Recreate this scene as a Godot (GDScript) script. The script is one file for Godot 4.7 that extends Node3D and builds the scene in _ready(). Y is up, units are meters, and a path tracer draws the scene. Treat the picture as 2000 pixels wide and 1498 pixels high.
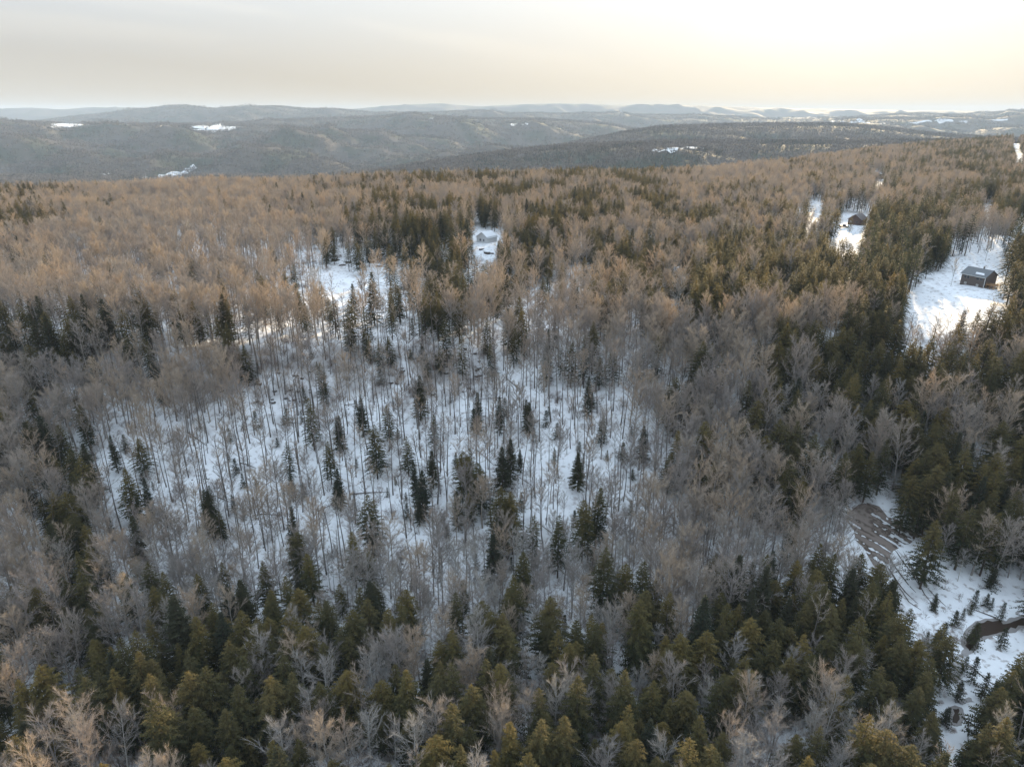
extends Node3D
# Winter forest hillside under a low sun: y up, metres. "F" is the distance ahead (-z).

const CAM_Y := 92.0
const PITCH := 21.3
const FOCAL := 1351.0      # of a 2000-wide survey picture, 1498 high
const SUN_AZ := 24.8
const SUN_EL := 12.2

var rng := RandomNumberGenerator.new()
var n_fine := FastNoiseLite.new()
var n_mid := FastNoiseLite.new()
var n_far := FastNoiseLite.new()
var n_stand := FastNoiseLite.new()
var ridges := []
var edge_tab := PackedFloat32Array()
var tilt_tab := PackedFloat32Array()
var taken := {}
var sp := sin(deg_to_rad(PITCH))
var cp := cos(deg_to_rad(PITCH))

# ---------------------------------------------------------------- small helpers
class Buf:
	var v := PackedVector3Array()
	var c := PackedColorArray()
	func tri(a: Vector3, b: Vector3, d: Vector3, col: Color) -> void:
		v.append(a); v.append(b); v.append(d)
		c.append(col); c.append(col); c.append(col)
	func quad(a: Vector3, b: Vector3, d: Vector3, e: Vector3, col: Color) -> void:
		tri(a, b, d, col); tri(a, d, e, col)
	func box(lo: Vector3, hi: Vector3, col: Color) -> void:
		var p := [Vector3(lo.x, lo.y, lo.z), Vector3(hi.x, lo.y, lo.z), Vector3(hi.x, lo.y, hi.z), Vector3(lo.x, lo.y, hi.z), Vector3(lo.x, hi.y, lo.z), Vector3(hi.x, hi.y, lo.z), Vector3(hi.x, hi.y, hi.z), Vector3(lo.x, hi.y, hi.z)]
		for q in [[0, 1, 2, 3], [7, 6, 5, 4], [0, 4, 5, 1], [1, 5, 6, 2], [2, 6, 7, 3], [3, 7, 4, 0]]:
			quad(p[q[0]], p[q[1]], p[q[2]], p[q[3]], col)
	func tube(pts: Array, radii: Array, sides: int, col: Color) -> void:
		var prev := PackedVector3Array()
		for i in pts.size():
			var d: Vector3 = (pts[mini(i + 1, pts.size() - 1)] - pts[maxi(i - 1, 0)]).normalized()
			var u := d.cross(Vector3(0.31, 0.2, 0.93)).normalized()
			var w := d.cross(u)
			var ring := PackedVector3Array()
			for k in sides:
				var a := TAU * k / sides
				ring.append(pts[i] + (u * cos(a) + w * sin(a)) * float(radii[i]))
			if i > 0:
				for k in sides:
					var k2 := (k + 1) % sides
					quad(prev[k], ring[k], ring[k2], prev[k2], col)
			prev = ring
	func mesh(into: ArrayMesh, m: Material) -> ArrayMesh:
		var a := []
		a.resize(Mesh.ARRAY_MAX)
		a[Mesh.ARRAY_VERTEX] = v
		a[Mesh.ARRAY_COLOR] = c
		into.add_surface_from_arrays(Mesh.PRIMITIVE_TRIANGLES, a)
		into.surface_set_material(into.get_surface_count() - 1, m)
		return into

func mat(rough := 0.9, leaf := 0.0, tint := Color.WHITE) -> StandardMaterial3D:
	var m := StandardMaterial3D.new()
	m.albedo_color = tint.linear_to_srgb()
	m.vertex_color_use_as_albedo = true
	m.roughness = rough
	m.metallic_specular = 0.3
	m.cull_mode = BaseMaterial3D.CULL_DISABLED
	if leaf > 0.0:
		m.backlight_enabled = true
		m.backlight = Color(leaf, leaf * 0.97, leaf * 0.8)
	return m

func numbered(called: String) -> String:
	var n: int = taken.get(called, 0)
	taken[called] = n + 1
	return called if n == 0 else "%s_%03d" % [called, n]

func tag(o: Node, label := "", category := "", group := "", kind := "") -> void:
	if label: o.set_meta("label", label)
	if category: o.set_meta("category", category)
	if group: o.set_meta("group", group)
	if kind: o.set_meta("kind", kind)

func part(called: String, m: Mesh, parent: Node, override: Material = null) -> MeshInstance3D:
	var o := MeshInstance3D.new()
	o.name = called
	o.mesh = m
	if override: o.material_override = override
	parent.add_child(o, true)
	return o

func solid(called: String, b: Buf, m: Material, parent: Node = null) -> MeshInstance3D:
	var am := b.mesh(ArrayMesh.new(), m)
	if parent:
		return part(called, am, parent)
	return part(numbered(called), am, self)

func base(called: String, at: Vector3, turn := 0.0) -> Node3D:
	var o := Node3D.new()
	o.name = numbered(called)
	add_child(o)
	o.position = at
	o.rotation.y = turn
	return o

func interp(pts: Array, x: float) -> float:
	if x <= pts[0][0]: return pts[0][1]
	for i in range(1, pts.size()):
		if x <= pts[i][0]:
			var t: float = (x - pts[i - 1][0]) / (pts[i][0] - pts[i - 1][0])
			return lerpf(pts[i - 1][1], pts[i][1], t)
	return pts[-1][1]

# a table over bearing, every 10 steps from -500 to 2500, smoothed
func table(pts: Array, smooth := 2) -> PackedFloat32Array:
	var t := PackedFloat32Array()
	for i in 301:
		t.append(interp(pts, -500.0 + i * 10.0))
	for pass_ in smooth:
		var s := t.duplicate()
		for i in range(1, 300):
			s[i] = 0.25 * t[i - 1] + 0.5 * t[i] + 0.25 * t[i + 1]
		t = s
	return t

func look(t: PackedFloat32Array, bearing: float) -> float:
	var f := clampf((bearing + 500.0) / 10.0, 0.0, 299.0)
	var i := int(f)
	return lerpf(t[i], t[i + 1], f - i)

func bearing_of(x: float, f: float) -> float:
	return clampf(1000.0 + 1290.0 * x / maxf(f, 1.0), -480.0, 2480.0)

# slope of the sight line to survey row py
func sight(py: float) -> float:
	return tan(atan((749.0 - py) / FOCAL) - deg_to_rad(PITCH))

# survey position of a point: (column, row, depth)
func survey(p: Vector3) -> Vector3:
	var y := p.y - CAM_Y
	var f := -p.z
	var zc := f * cp - y * sp
	if zc < 1.0:
		return Vector3(-9999, -9999, 0)
	var yc := f * sp + y * cp
	return Vector3(1000.0 + FOCAL * p.x / zc, 749.0 - FOCAL * yc / zc, zc)

# where the line of sight of a survey mark comes within h of the ground
func spot(px: float, py: float, h := 0.0) -> Vector3:
	var dx := (px - 1000.0) / FOCAL
	var dy := (749.0 - py) / FOCAL
	var d := Vector3(dx, dy * cp - sp, -(cp + dy * sp))
	var s := 50.0
	var step := 6.0
	var last := s
	while s < 16000.0:
		var p := Vector3(0, CAM_Y, 0) + d * s
		if p.y - h < ground(p.x, -p.z):
			break
		last = s
		s += step
		step = maxf(3.0, s * 0.012)
	var a := last
	var b := s
	for i in 14:
		var m := (a + b) * 0.5
		var p := Vector3(0, CAM_Y, 0) + d * m
		if p.y - h < ground(p.x, -p.z): b = m
		else: a = m
	var q := Vector3(0, CAM_Y, 0) + d * b
	return Vector3(q.x, ground(q.x, -q.z), q.z)

# ---------------------------------------------------------------- the land
func setup_land() -> void:
	n_fine.seed = 3; n_fine.frequency = 1.0 / 26.0; n_fine.fractal_octaves = 3
	n_mid.seed = 5; n_mid.frequency = 1.0 / 130.0; n_mid.fractal_octaves = 2
	n_far.seed = 9; n_far.frequency = 1.0 / 750.0; n_far.fractal_octaves = 4
	n_stand.seed = 21; n_stand.frequency = 1.0 / 22.0; n_stand.fractal_octaves = 2
	edge_tab = table([[-500, 540], [0, 555], [300, 570], [600, 590], [1000, 650], [1300, 720], [1500, 820], [1700, 1150], [2000, 1550], [2500, 1600]], 4)
	tilt_tab = table([[-500, -0.012], [300, -0.012], [700, -0.006], [1000, -0.004], [1300, -0.002], [1700, 0.006], [2000, 0.010], [2500, 0.010]], 4)
	# crest lines: distance, near flank, far flank, [bearing, row]
	var lines := [
		[2250.0, 850.0, 500.0, [[640, 350], [755, 334], [860, 314], [930, 302], [1018, 290], [1105, 281], [1245, 275], [1350, 272], [1500, 274], [1700, 272], [2000, 268], [2500, 268]]],
		[3300.0, 1000.0, 900.0, [[950, 330], [1080, 284], [1133, 272], [1210, 254], [1262, 245], [1346, 242], [1447, 240], [1579, 240], [1649, 247], [1740, 259], [1850, 268], [2500, 300]]],
		[4700.0, 2100.0, 1600.0, [[-500, 236], [0, 233], [200, 238], [420, 242], [560, 243], [650, 249], [760, 257], [860, 268], [960, 282], [1060, 300], [1200, 330]]],
		[5600.0, 1500.0, 1500.0, [[300, 244], [500, 239], [650, 231], [825, 224], [900, 229], [1050, 231], [1150, 238], [1210, 250], [1290, 272], [1400, 300]]],
		[6400.0, 1800.0, 1500.0, [[1380, 262], [1542, 237], [1594, 231], [1704, 229], [1850, 228], [2000, 227], [2500, 226]]],
		[8200.0, 2000.0, 1500.0, [[150, 238], [250, 225], [300, 220], [350, 214], [400, 206], [430, 204], [480, 212], [520, 208], [590, 206], [640, 211], [700, 212], [760, 219], [850, 219], [947, 214], [1000, 220], [1140, 221], [1315, 224], [1400, 228], [1500, 236], [1645, 223], [1704, 220], [1777, 223], [1850, 218], [1924, 211], [2000, 210], [2500, 214]]],
		[12500.0, 2500.0, 2000.0, [[-500, 212], [0, 214], [100, 213], [160, 210], [220, 214], [270, 209], [370, 211], [500, 214], [720, 213], [800, 205], [870, 202], [950, 208], [970, 206], [1050, 202], [1100, 202], [1200, 205], [1260, 203], [1350, 207], [1500, 212], [1700, 216], [1850, 217], [2000, 219], [2500, 215]]],
	]
	for l in lines:
		var hs := []
		for p in l[3]:
			hs.append([p[0], CAM_Y + l[0] * sight(p[1]) - (13.0 if l[0] < 9000.0 else 0.0)])
		ridges.append([l[0], l[1], l[2], table(hs, 1 if l[0] > 7000.0 else 2)])

func ledge_share(x: float) -> float:
	return 1.0 - smoothstep(-26.0, 6.0, x + 6.0 * n_mid.get_noise_2d(x * 3.0, 40.0))

func near_profile(x: float, f: float) -> float:
	var g := f + 9.0 * n_mid.get_noise_2d(x, 333.0)
	var t := clampf((g - 119.0) / 90.0, 0.0, 1.0)
	var plain := 28.0 * (t * t * (3.0 - 2.0 * t) * 0.45 + t * 0.55)
	var w := ledge_share(x)
	var led := 0.0
	if g < 121.0: led = 0.0
	elif g < 182.0: led = (g - 121.0) * 0.272
	elif g < 197.0: led = 16.6 + (g - 182.0) * 0.68
	elif g < 212.0: led = 26.8 + (g - 197.0) * 0.085
	else: led = 28.08
	return lerpf(plain, led, w)

func ground(x: float, f: float) -> float:
	var h := 0.0
	var b := bearing_of(x, f)
	if f < 2600.0:
		h = near_profile(x, f)
		var rough := smoothstep(112.0, 150.0, f)
		if f > 210.0:
			h += (f - 210.0) * look(tilt_tab, b)
			h += 2.5 * smoothstep(318.0, 345.0, f) * (1.0 - smoothstep(1000.0, 1300.0, b)) * smoothstep(100.0, 500.0, b)
		h += n_fine.get_noise_2d(x, f) * (0.22 + 1.03 * rough)
		h += n_mid.get_noise_2d(x, f) * (0.1 + 1.6 * rough) * (1.0 + smoothstep(300.0, 900.0, f))
		var e := look(edge_tab, b)
		if f > e:
			var q := f - e
			h -= 0.26 * q * q / (q + 120.0)
	else:
		h = -140.0
	h = maxf(h, -135.0 + 6.0 * n_mid.get_noise_2d(x * 0.3, f * 0.3))
	if f > 700.0:
		var bump := n_far.get_noise_2d(x, f)
		for r in ridges:
			var d: float = r[0]
			var q := f - d
			if q > r[2] * 1.6 or q < -r[1] * 1.3:
				continue
			var crest: float = look(r[3], b)
			var drop := 0.0
			if q < 0.0:
				var t: float = -q / r[1]
				drop = (crest + 135.0) * t * t * (1.6 - 0.6 * t) / 1.0
				drop += bump * (140.0 if d > 4000.0 else 60.0) * smoothstep(0.0, 0.5, t) * (1.0 - smoothstep(0.75, 1.2, t))
			else:
				var t: float = q / r[2]
				drop = (crest + 135.0) * t * t
			h = maxf(h, crest - drop)
	return h

# ---------------------------------------------------------------- the stand survey: rows every 100 from 300, columns every 100
const CONIFER := [
	"32101223445552122234",
	"31000034345554445656",
	"10111111422245677823",
	"66433222332332356757",
	"43100131321443456767",
	"42111244542132467766",
	"55422233553211257777",
	"56533454365421134067",
	"55445664246533366656",
	"55556665345665677623",
	"55676667676777787624",
	"55665666777777787736"]
const HARDWOOD := [
	"99999998888888999888",
	"99988866346888996776",
	"78888865678899886401",
	"45555554556778876325",
	"77776532455468987776",
	"65444433333357876777",
	"65433333322347875555",
	"65532233322358864024",
	"66643333434468864201",
	"66644444445444443201",
	"66655444444434433211",
	"66655454444433322111"]

func density(m: Array, px: float, py: float) -> float:
	var fx := clampf(px / 100.0 - 0.5, 0.0, 18.999)
	var fy := clampf((py - 300.0) / 100.0 - 0.5, 0.0, 10.999)
	var i := int(fx)
	var j := int(fy)
	var a := lerpf(float(m[j].unicode_at(i) - 48), float(m[j].unicode_at(i + 1) - 48), fx - i)
	var b := lerpf(float(m[j + 1].unicode_at(i) - 48), float(m[j + 1].unicode_at(i + 1) - 48), fx - i)
	return lerpf(a, b, fy - j) / 9.0

var clearings := []

func clear_at(s: Vector3) -> bool:
	var wob := Vector2(n_stand.get_noise_2d(s.x * 0.7, s.y * 0.7), n_stand.get_noise_2d(s.y * 0.7, s.x * 0.7)) * clampf((s.y - 300.0) * 0.09, 3.0, 22.0)
	for c in clearings:
		if Geometry2D.is_point_in_polygon(Vector2(s.x, s.y) + wob, c):
			return true
	return false

# ---------------------------------------------------------------- trees
func jig(k: float) -> Vector3:
	return Vector3(rng.randf_range(-k, k), rng.randf_range(-k, k), rng.randf_range(-k, k))

func shade(c: Color, k: float) -> Color:
	var s := 1.0 + rng.randf_range(-k, k)
	return Color(c.r * s, c.g * s, c.b * s)

# a bare hardwood: [stem, crown]
func hardwood(h: float, crown_from: float, spread: float, prim: int, sec: int, twigs: int, r0: float, bark: Color, twig: Color, forked := false) -> Array:
	var stem := Buf.new()
	var crown := Buf.new()
	var pts := []
	var rad := []
	var lean := Vector3(rng.randf_range(-0.05, 0.05), 0, rng.randf_range(-0.05, 0.05))
	var bend := jig(0.25)
	for i in 8:
		var t := i / 7.0
		pts.append(Vector3(lean.x * h * t + bend.x * sin(t * 5.0), h * 0.93 * t - (0.5 if i == 0 else 0.0), lean.z * h * t + bend.z * sin(t * 4.0 + 1.0)))
		rad.append(r0 * (1.25 if i == 0 else 1.0) * (1.0 - 0.86 * t) + 0.015)
	stem.tube(pts, rad, 5, bark)
	for i in prim:
		var t := crown_from + (1.0 - crown_from) * (i + rng.randf() * 0.8) / prim
		t = minf(t, 0.99)
		var k := t * 7.0
		var o: Vector3 = pts[int(k)].lerp(pts[mini(int(k) + 1, 7)], k - int(k))
		var az := i * 2.4 + rng.randf_range(-0.5, 0.5)
		var rise := lerpf(0.75, 1.6, (t - crown_from) / (1.0 - crown_from)) * rng.randf_range(0.7, 1.3)
		var out := Vector3(cos(az), rise, sin(az)).normalized()
		var ln := spread * lerpf(1.25, 0.55, (t - crown_from) / (1.0 - crown_from)) * rng.randf_range(0.75, 1.2)
		if forked and i < 4: ln *= 1.3
		var br := r0 * 0.36 * lerpf(1.0, 0.5, (t - crown_from) / (1.0 - crown_from))
		var p1 := o + out * ln * 0.5 + jig(0.12)
		var p2 := o + out * ln + Vector3(0, ln * 0.14, 0) + jig(0.2)
		crown.tube([o, p1, p2], [br, br * 0.62, 0.012], 3, shade(bark, 0.12))
		for j in sec:
			var u := (j + 0.6 + rng.randf() * 0.6) / (sec + 0.3)
			u = minf(u, 1.0)
			var q := o.lerp(p1, u * 2.0) if u < 0.5 else p1.lerp(p2, u * 2.0 - 1.0)
			var side := (out + jig(0.85) + Vector3(0, 0.35, 0)).normalized()
			var sl := ln * 0.42 * rng.randf_range(0.6, 1.2) * (1.15 - 0.5 * u)
			var q2 := q + side * sl
			var w := side.cross(jig(1.0)).normalized() * (0.028 + 0.012 * rng.randf())
			var sc := shade(bark.lerp(twig, 0.5), 0.15)
			crown.tri(q - w, q + w, q2, sc)
			var w2 := side.cross(w).normalized() * w.length()
			crown.tri(q - w2, q + w2, q2, sc)
			for n in twigs:
				var s := rng.randf_range(0.15, 1.0)
				var a := q.lerp(q2, s)
				var d := (side * 0.95 + out * 0.25 + jig(0.9) + Vector3(0, 0.35, 0)).normalized()
				var tl := rng.randf_range(0.5, 1.25) * (0.45 + spread * 0.16)
				var tw := d.cross(jig(1.0)).normalized() * rng.randf_range(0.013, 0.024)
				crown.tri(a - tw, a + tw, a + d * tl, shade(twig, 0.22))
	return [stem, crown]

# a hemlock: [stem, crown]; soft drooping sprays, cone-laden olive top
func hemlock(h: float, rmax: float, low: Color, high: Color, full: float) -> Array:
	var stem := Buf.new()
	var crown := Buf.new()
	var bend := jig(0.2)
	stem.tube([Vector3(0, -0.5, 0), Vector3(bend.x, h * 0.5, bend.z), Vector3(0, h * 0.98, 0)], [0.26, 0.15, 0.02], 6, Color(0.09, 0.07, 0.055))
	var n := int(h * 10.0 * full)
	var lobe := rng.randf() * TAU
	for i in n:
		var t := (i + rng.randf()) / n
		var y := h * lerpf(0.14, 0.985, pow(t, 0.92))
		var f := 1.0 - (y / h - 0.14) / 0.86
		var prof := minf(pow(f, 0.74), 0.10 + 1.35 * f) * (1.0 - 0.30 * smoothstep(0.7, 1.0, f))
		var az := i * 2.39996 + rng.randf_range(-0.35, 0.35)
		var bulge := 1.0 + 0.22 * sin(az * 2.0 + lobe + y * 0.35) + rng.randf_range(-0.25, 0.2)
		var ln := maxf(0.35, rmax * prof * bulge)
		var out := Vector3(cos(az), 0, sin(az))
		var side := Vector3(-sin(az), 0, cos(az))
		var lift := lerpf(0.12, 0.75, 1.0 - f) + rng.randf_range(-0.12, 0.12)
		var o := Vector3(0, y, 0)
		var tip := o + out * ln + Vector3(0, ln * lift * 0.6 - ln * ln * 0.075, 0)
		var ctl := o + out * ln * 0.5 + Vector3(0, ln * lift * 0.55, 0)
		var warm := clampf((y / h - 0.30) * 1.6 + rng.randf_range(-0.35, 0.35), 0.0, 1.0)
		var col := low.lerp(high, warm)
		var steps := maxi(2, int(ln / 0.34))
		for s in range(1, steps + 1):
			var u := float(s) / steps
			var p := o.lerp(ctl, u).lerp(ctl.lerp(tip, u), u)
			if u < 0.22 and f > 0.3: continue
			var fl := lerpf(0.92, 0.5, u) * minf(1.0, 0.45 + ln * 0.3)
			for m in [-1.0, 1.0]:
				var d: Vector3 = (side * m * 0.95 + out * rng.randf_range(0.25, 0.9) + Vector3(0, rng.randf_range(-0.55, 0.12), 0) + jig(0.2)).normalized()
				var w := d.cross(Vector3(rng.randf_range(-0.6, 0.6), 1.0, rng.randf_range(-0.6, 0.6))).normalized() * fl * 0.26
				var e := p + d * fl * rng.randf_range(0.75, 1.2)
				var cc := shade(col, 0.24)
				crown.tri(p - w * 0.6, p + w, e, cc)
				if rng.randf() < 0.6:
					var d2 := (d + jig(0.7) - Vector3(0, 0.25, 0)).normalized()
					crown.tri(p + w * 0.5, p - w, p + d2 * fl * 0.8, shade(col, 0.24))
		var wt := side * 0.11
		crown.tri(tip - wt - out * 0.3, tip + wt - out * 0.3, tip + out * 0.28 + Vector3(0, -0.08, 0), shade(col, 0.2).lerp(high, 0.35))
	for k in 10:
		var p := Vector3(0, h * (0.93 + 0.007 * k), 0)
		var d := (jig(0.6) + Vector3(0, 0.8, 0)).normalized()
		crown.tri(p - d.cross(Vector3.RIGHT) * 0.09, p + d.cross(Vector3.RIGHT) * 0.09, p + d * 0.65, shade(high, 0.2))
	return [stem, crown]

# spruce, fir and pine in whorls: gaps between the layers
func whorled(h: float, rmax: float, from: float, gap: float, per: int, droop: float, col: Color, tuft: float, narrow: float) -> Array:
	var stem := Buf.new()
	var crown := Buf.new()
	stem.tube([Vector3(0, -0.5, 0), Vector3(rng.randf_range(-0.2, 0.2), h * 0.5, rng.randf_range(-0.2, 0.2)), Vector3(0, h, 0)], [0.014 * h, 0.009 * h, 0.02], 6, Color(0.10, 0.08, 0.065))
	var y := h * from
	while y < h * 0.985:
		var f := 1.0 - (y / h - from) / (1.0 - from)
		var rr := rmax * pow(f, narrow)
		for k in per:
			var az := TAU * k / per + y * 1.7 + rng.randf_range(-0.4, 0.4)
			var ln := maxf(0.3, rr * rng.randf_range(0.6, 1.12))
			if f > 0.75 and rng.randf() < 0.35: continue
			var out := Vector3(cos(az), 0, sin(az))
			var side := Vector3(-sin(az), 0, cos(az))
			var o := Vector3(0, y + rng.randf_range(-0.2, 0.2), 0)
			var tip := o + out * ln + Vector3(0, -droop * ln * f + (1.0 - f) * ln * 0.6, 0)
			crown.tri(o - side * 0.03, o + side * 0.03, tip, Color(0.10, 0.08, 0.065))
			var steps := maxi(2, int(ln / 0.33))
			for s in range(1, steps + 1):
				var u := float(s) / steps
				if u < 0.25 and f > 0.2: continue
				var p := o.lerp(tip, u) + jig(0.06)
				var fl := tuft * lerpf(1.0, 0.55, u) * minf(1.0, 0.45 + ln * 0.3)
				for m in [-1.0, 1.0]:
					var d: Vector3 = (side * m + out * rng.randf_range(0.3, 1.0) + Vector3(0, rng.randf_range(-0.35, 0.25), 0)).normalized()
					var w := d.cross(Vector3(rng.randf_range(-0.7, 0.7), 1.0, rng.randf_range(-0.7, 0.7))).normalized() * fl * 0.27
					crown.tri(p - w, p + w, p + d * fl, shade(col, 0.28))
				var dn := (out * 0.6 + jig(0.9)).normalized()
				var w3 := dn.cross(jig(1.0)).normalized() * fl * 0.24
				crown.tri(p - w3, p + w3, p + dn * fl * 0.85, shade(col, 0.28))
		y += gap * (0.55 + 0.6 * f) * rng.randf_range(0.85, 1.15)
	for k in 8:
		var p := Vector3(0, h * (0.94 + 0.008 * k), 0)
		var d := (jig(0.5) + Vector3(0, 0.9, 0)).normalized()
		crown.tri(p - d.cross(Vector3.RIGHT) * 0.07, p + d.cross(Vector3.RIGHT) * 0.07, p + d * 0.55, shade(col, 0.2))
	return [stem, crown]

# low brush of many thin stems
func brush(h: float, stems: int, col: Color) -> Array:
	var b := Buf.new()
	for i in stems:
		var o := Vector3(rng.randf_range(-0.9, 0.9), -0.1, rng.randf_range(-0.9, 0.9))
		var d := (jig(0.8) + Vector3(0, 1.1, 0)).normalized()
		var e := o + d * h * rng.randf_range(0.5, 1.1)
		var w := d.cross(jig(1.0)).normalized() * 0.035
		b.tri(o - w, o + w, e, shade(col, 0.2))
		for k in 9:
			var p := o.lerp(e, rng.randf_range(0.3, 1.0))
			var dd := (d + jig(0.9)).normalized()
			var ww := dd.cross(jig(1.0)).normalized() * 0.014
			b.tri(p - ww, p + ww, p + dd * rng.randf_range(0.35, 0.8) * h * 0.5, shade(col, 0.25))
	return [null, b]

# a far clump of crowns for woods seen from kilometres away
func far_clump(n: int, size: float, conifer: float) -> Buf:
	var b := Buf.new()
	for i in n:
		var o := Vector3(rng.randf_range(-size, size), 0, rng.randf_range(-size, size))
		var con := rng.randf() < conifer
		var hh := rng.randf_range(13.0, 20.0)
		var r := rng.randf_range(2.6, 4.0) if con else rng.randf_range(3.5, 5.5)
		var col := Color(0.042, 0.044, 0.036) if con else Color(0.145, 0.122, 0.108)
		for k in 14:
			var a := rng.randf() * TAU
			var y := rng.randf_range(0.25, 1.0)
			var rad := r * (1.0 - y * 0.92) if con else r * sqrt(maxf(0.05, 1.0 - pow(y * 1.5 - 0.62, 2.0)))
			var p := o + Vector3(cos(a) * rad, hh * y, sin(a) * rad)
			var s := r * 0.55
			b.tri(p + jig(s), p + jig(s), p + jig(s), shade(col, 0.16))
	return b

var protos := {}     # kind -> list of {stem, crown, both, h}

func add_proto(kind: String, pair: Array, h: float, m_stem: Material, m_crown: Material) -> void:
	var d := {"h": h}
	var both := ArrayMesh.new()
	if pair[0] != null:
		d.stem = (pair[0] as Buf).mesh(ArrayMesh.new(), m_stem)
		(pair[0] as Buf).mesh(both, m_stem)
	d.crown = (pair[1] as Buf).mesh(ArrayMesh.new(), m_crown)
	(pair[1] as Buf).mesh(both, m_crown)
	d.both = both
	if not protos.has(kind): protos[kind] = []
	protos[kind].append(d)

var stock := {}      # kind -> list of [pos, turn, scale, proto, tint, survey, landmark]

func plant(kind: String, p: Vector3, height: float, landmark := false, lean := 0.0) -> void:
	if not stock.has(kind): stock[kind] = []
	var k: int = rng.randi() % protos[kind].size()
	var s: float = height / protos[kind][k].h
	var crown := survey(p + Vector3(0, height * 0.6, 0))
	stock[kind].append({"p": p, "turn": rng.randf() * TAU, "s": s, "k": k, "tint": rng.randi() % 3, "at": crown, "mark": landmark, "h": height, "lean": lean + rng.randf_range(-0.045, 0.045), "wide": rng.randf_range(0.8, 1.2)})

func frame_of(t: Dictionary) -> Transform3D:
	var b := Basis(Vector3.UP, t.turn).scaled(Vector3(t.s * t.wide, t.s, t.s * t.wide))
	if t.lean != 0.0:
		b = Basis(Vector3(sin(t.turn), 0, cos(t.turn)), t.lean) * b
	return Transform3D(b, t.p)

const ONES := ["leftmost", "second", "third", "fourth", "fifth", "sixth", "seventh", "eighth", "ninth", "tenth", "eleventh", "twelfth", "thirteenth", "fourteenth", "fifteenth", "sixteenth", "seventeenth", "eighteenth", "nineteenth", "twentieth"]

func ordinal(i: int, n: int) -> String:
	if n == 1: return "only one"
	if i == 0: return "leftmost"
	if i == n - 1: return "rightmost"
	if i < 20: return ONES[i] + " from left"
	return ONES[mini(n - 1 - i, 19)] + " from right"

func band(py: float) -> String:
	if py > 1430: return "bottom edge"
	if py > 1370: return "bottom wood"
	if py > 1310: return "lower ravine wood"
	if py > 1250: return "middle ravine wood"
	if py > 1190: return "upper ravine wood"
	if py > 1130: return "slope foot"
	if py > 1070: return "lowest snow slope"
	if py > 1010: return "lower snow slope"
	if py > 950: return "middle snow slope"
	if py > 890: return "upper snow slope"
	if py > 830: return "highest snow slope"
	if py > 770: return "slope top"
	if py > 720: return "ledge foot"
	if py > 680: return "brushy ledge"
	if py > 640: return "terrace lip"
	if py > 610: return "near terrace"
	if py > 575: return "middle terrace"
	if py > 540: return "far terrace"
	if py > 510: return "terrace back"
	if py > 480: return "near plateau wood"
	if py > 440: return "middle plateau wood"
	if py > 380: return "far plateau wood"
	return "ridge wood"

func side_of(px: float) -> String:
	var names := ["left-edge strip", "far-left part", "left part", "centre-left part", "centre", "centre-right part", "right part", "far-right part", "right-edge strip"]
	return names[clampi(int(px / 2000.0 * 9.0), 0, 8)]

const NOUN := {"hemlock_tree": "hemlock", "spruce_tree": "spruce", "pine_tree": "white pine", "hardwood_tree": "bare hardwood", "pole_tree": "slender bare tree", "birch_tree": "white birch", "sapling_tree": "young spruce"}
const TONES := {"hemlock_tree": ["olive", "dark olive", "yellowish"], "spruce_tree": ["dark green", "blue green", "dull green"], "pine_tree": ["green", "dark green", "pale green"], "hardwood_tree": ["brown", "grey brown", "tan"], "pole_tree": ["grey", "dark grey", "brown"], "birch_tree": ["white", "pale", "greyish"], "sapling_tree": ["green", "dark green", "dull green"]}
const GROUPS := {"hemlock_tree": "hemlocks of the ravine wood", "spruce_tree": "spruces among the bare trees", "pine_tree": "white pines", "hardwood_tree": "spreading bare hardwoods", "pole_tree": "slender bare trees of the snow slope", "birch_tree": "pale birches", "sapling_tree": "young spruces in the snow"}

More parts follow.
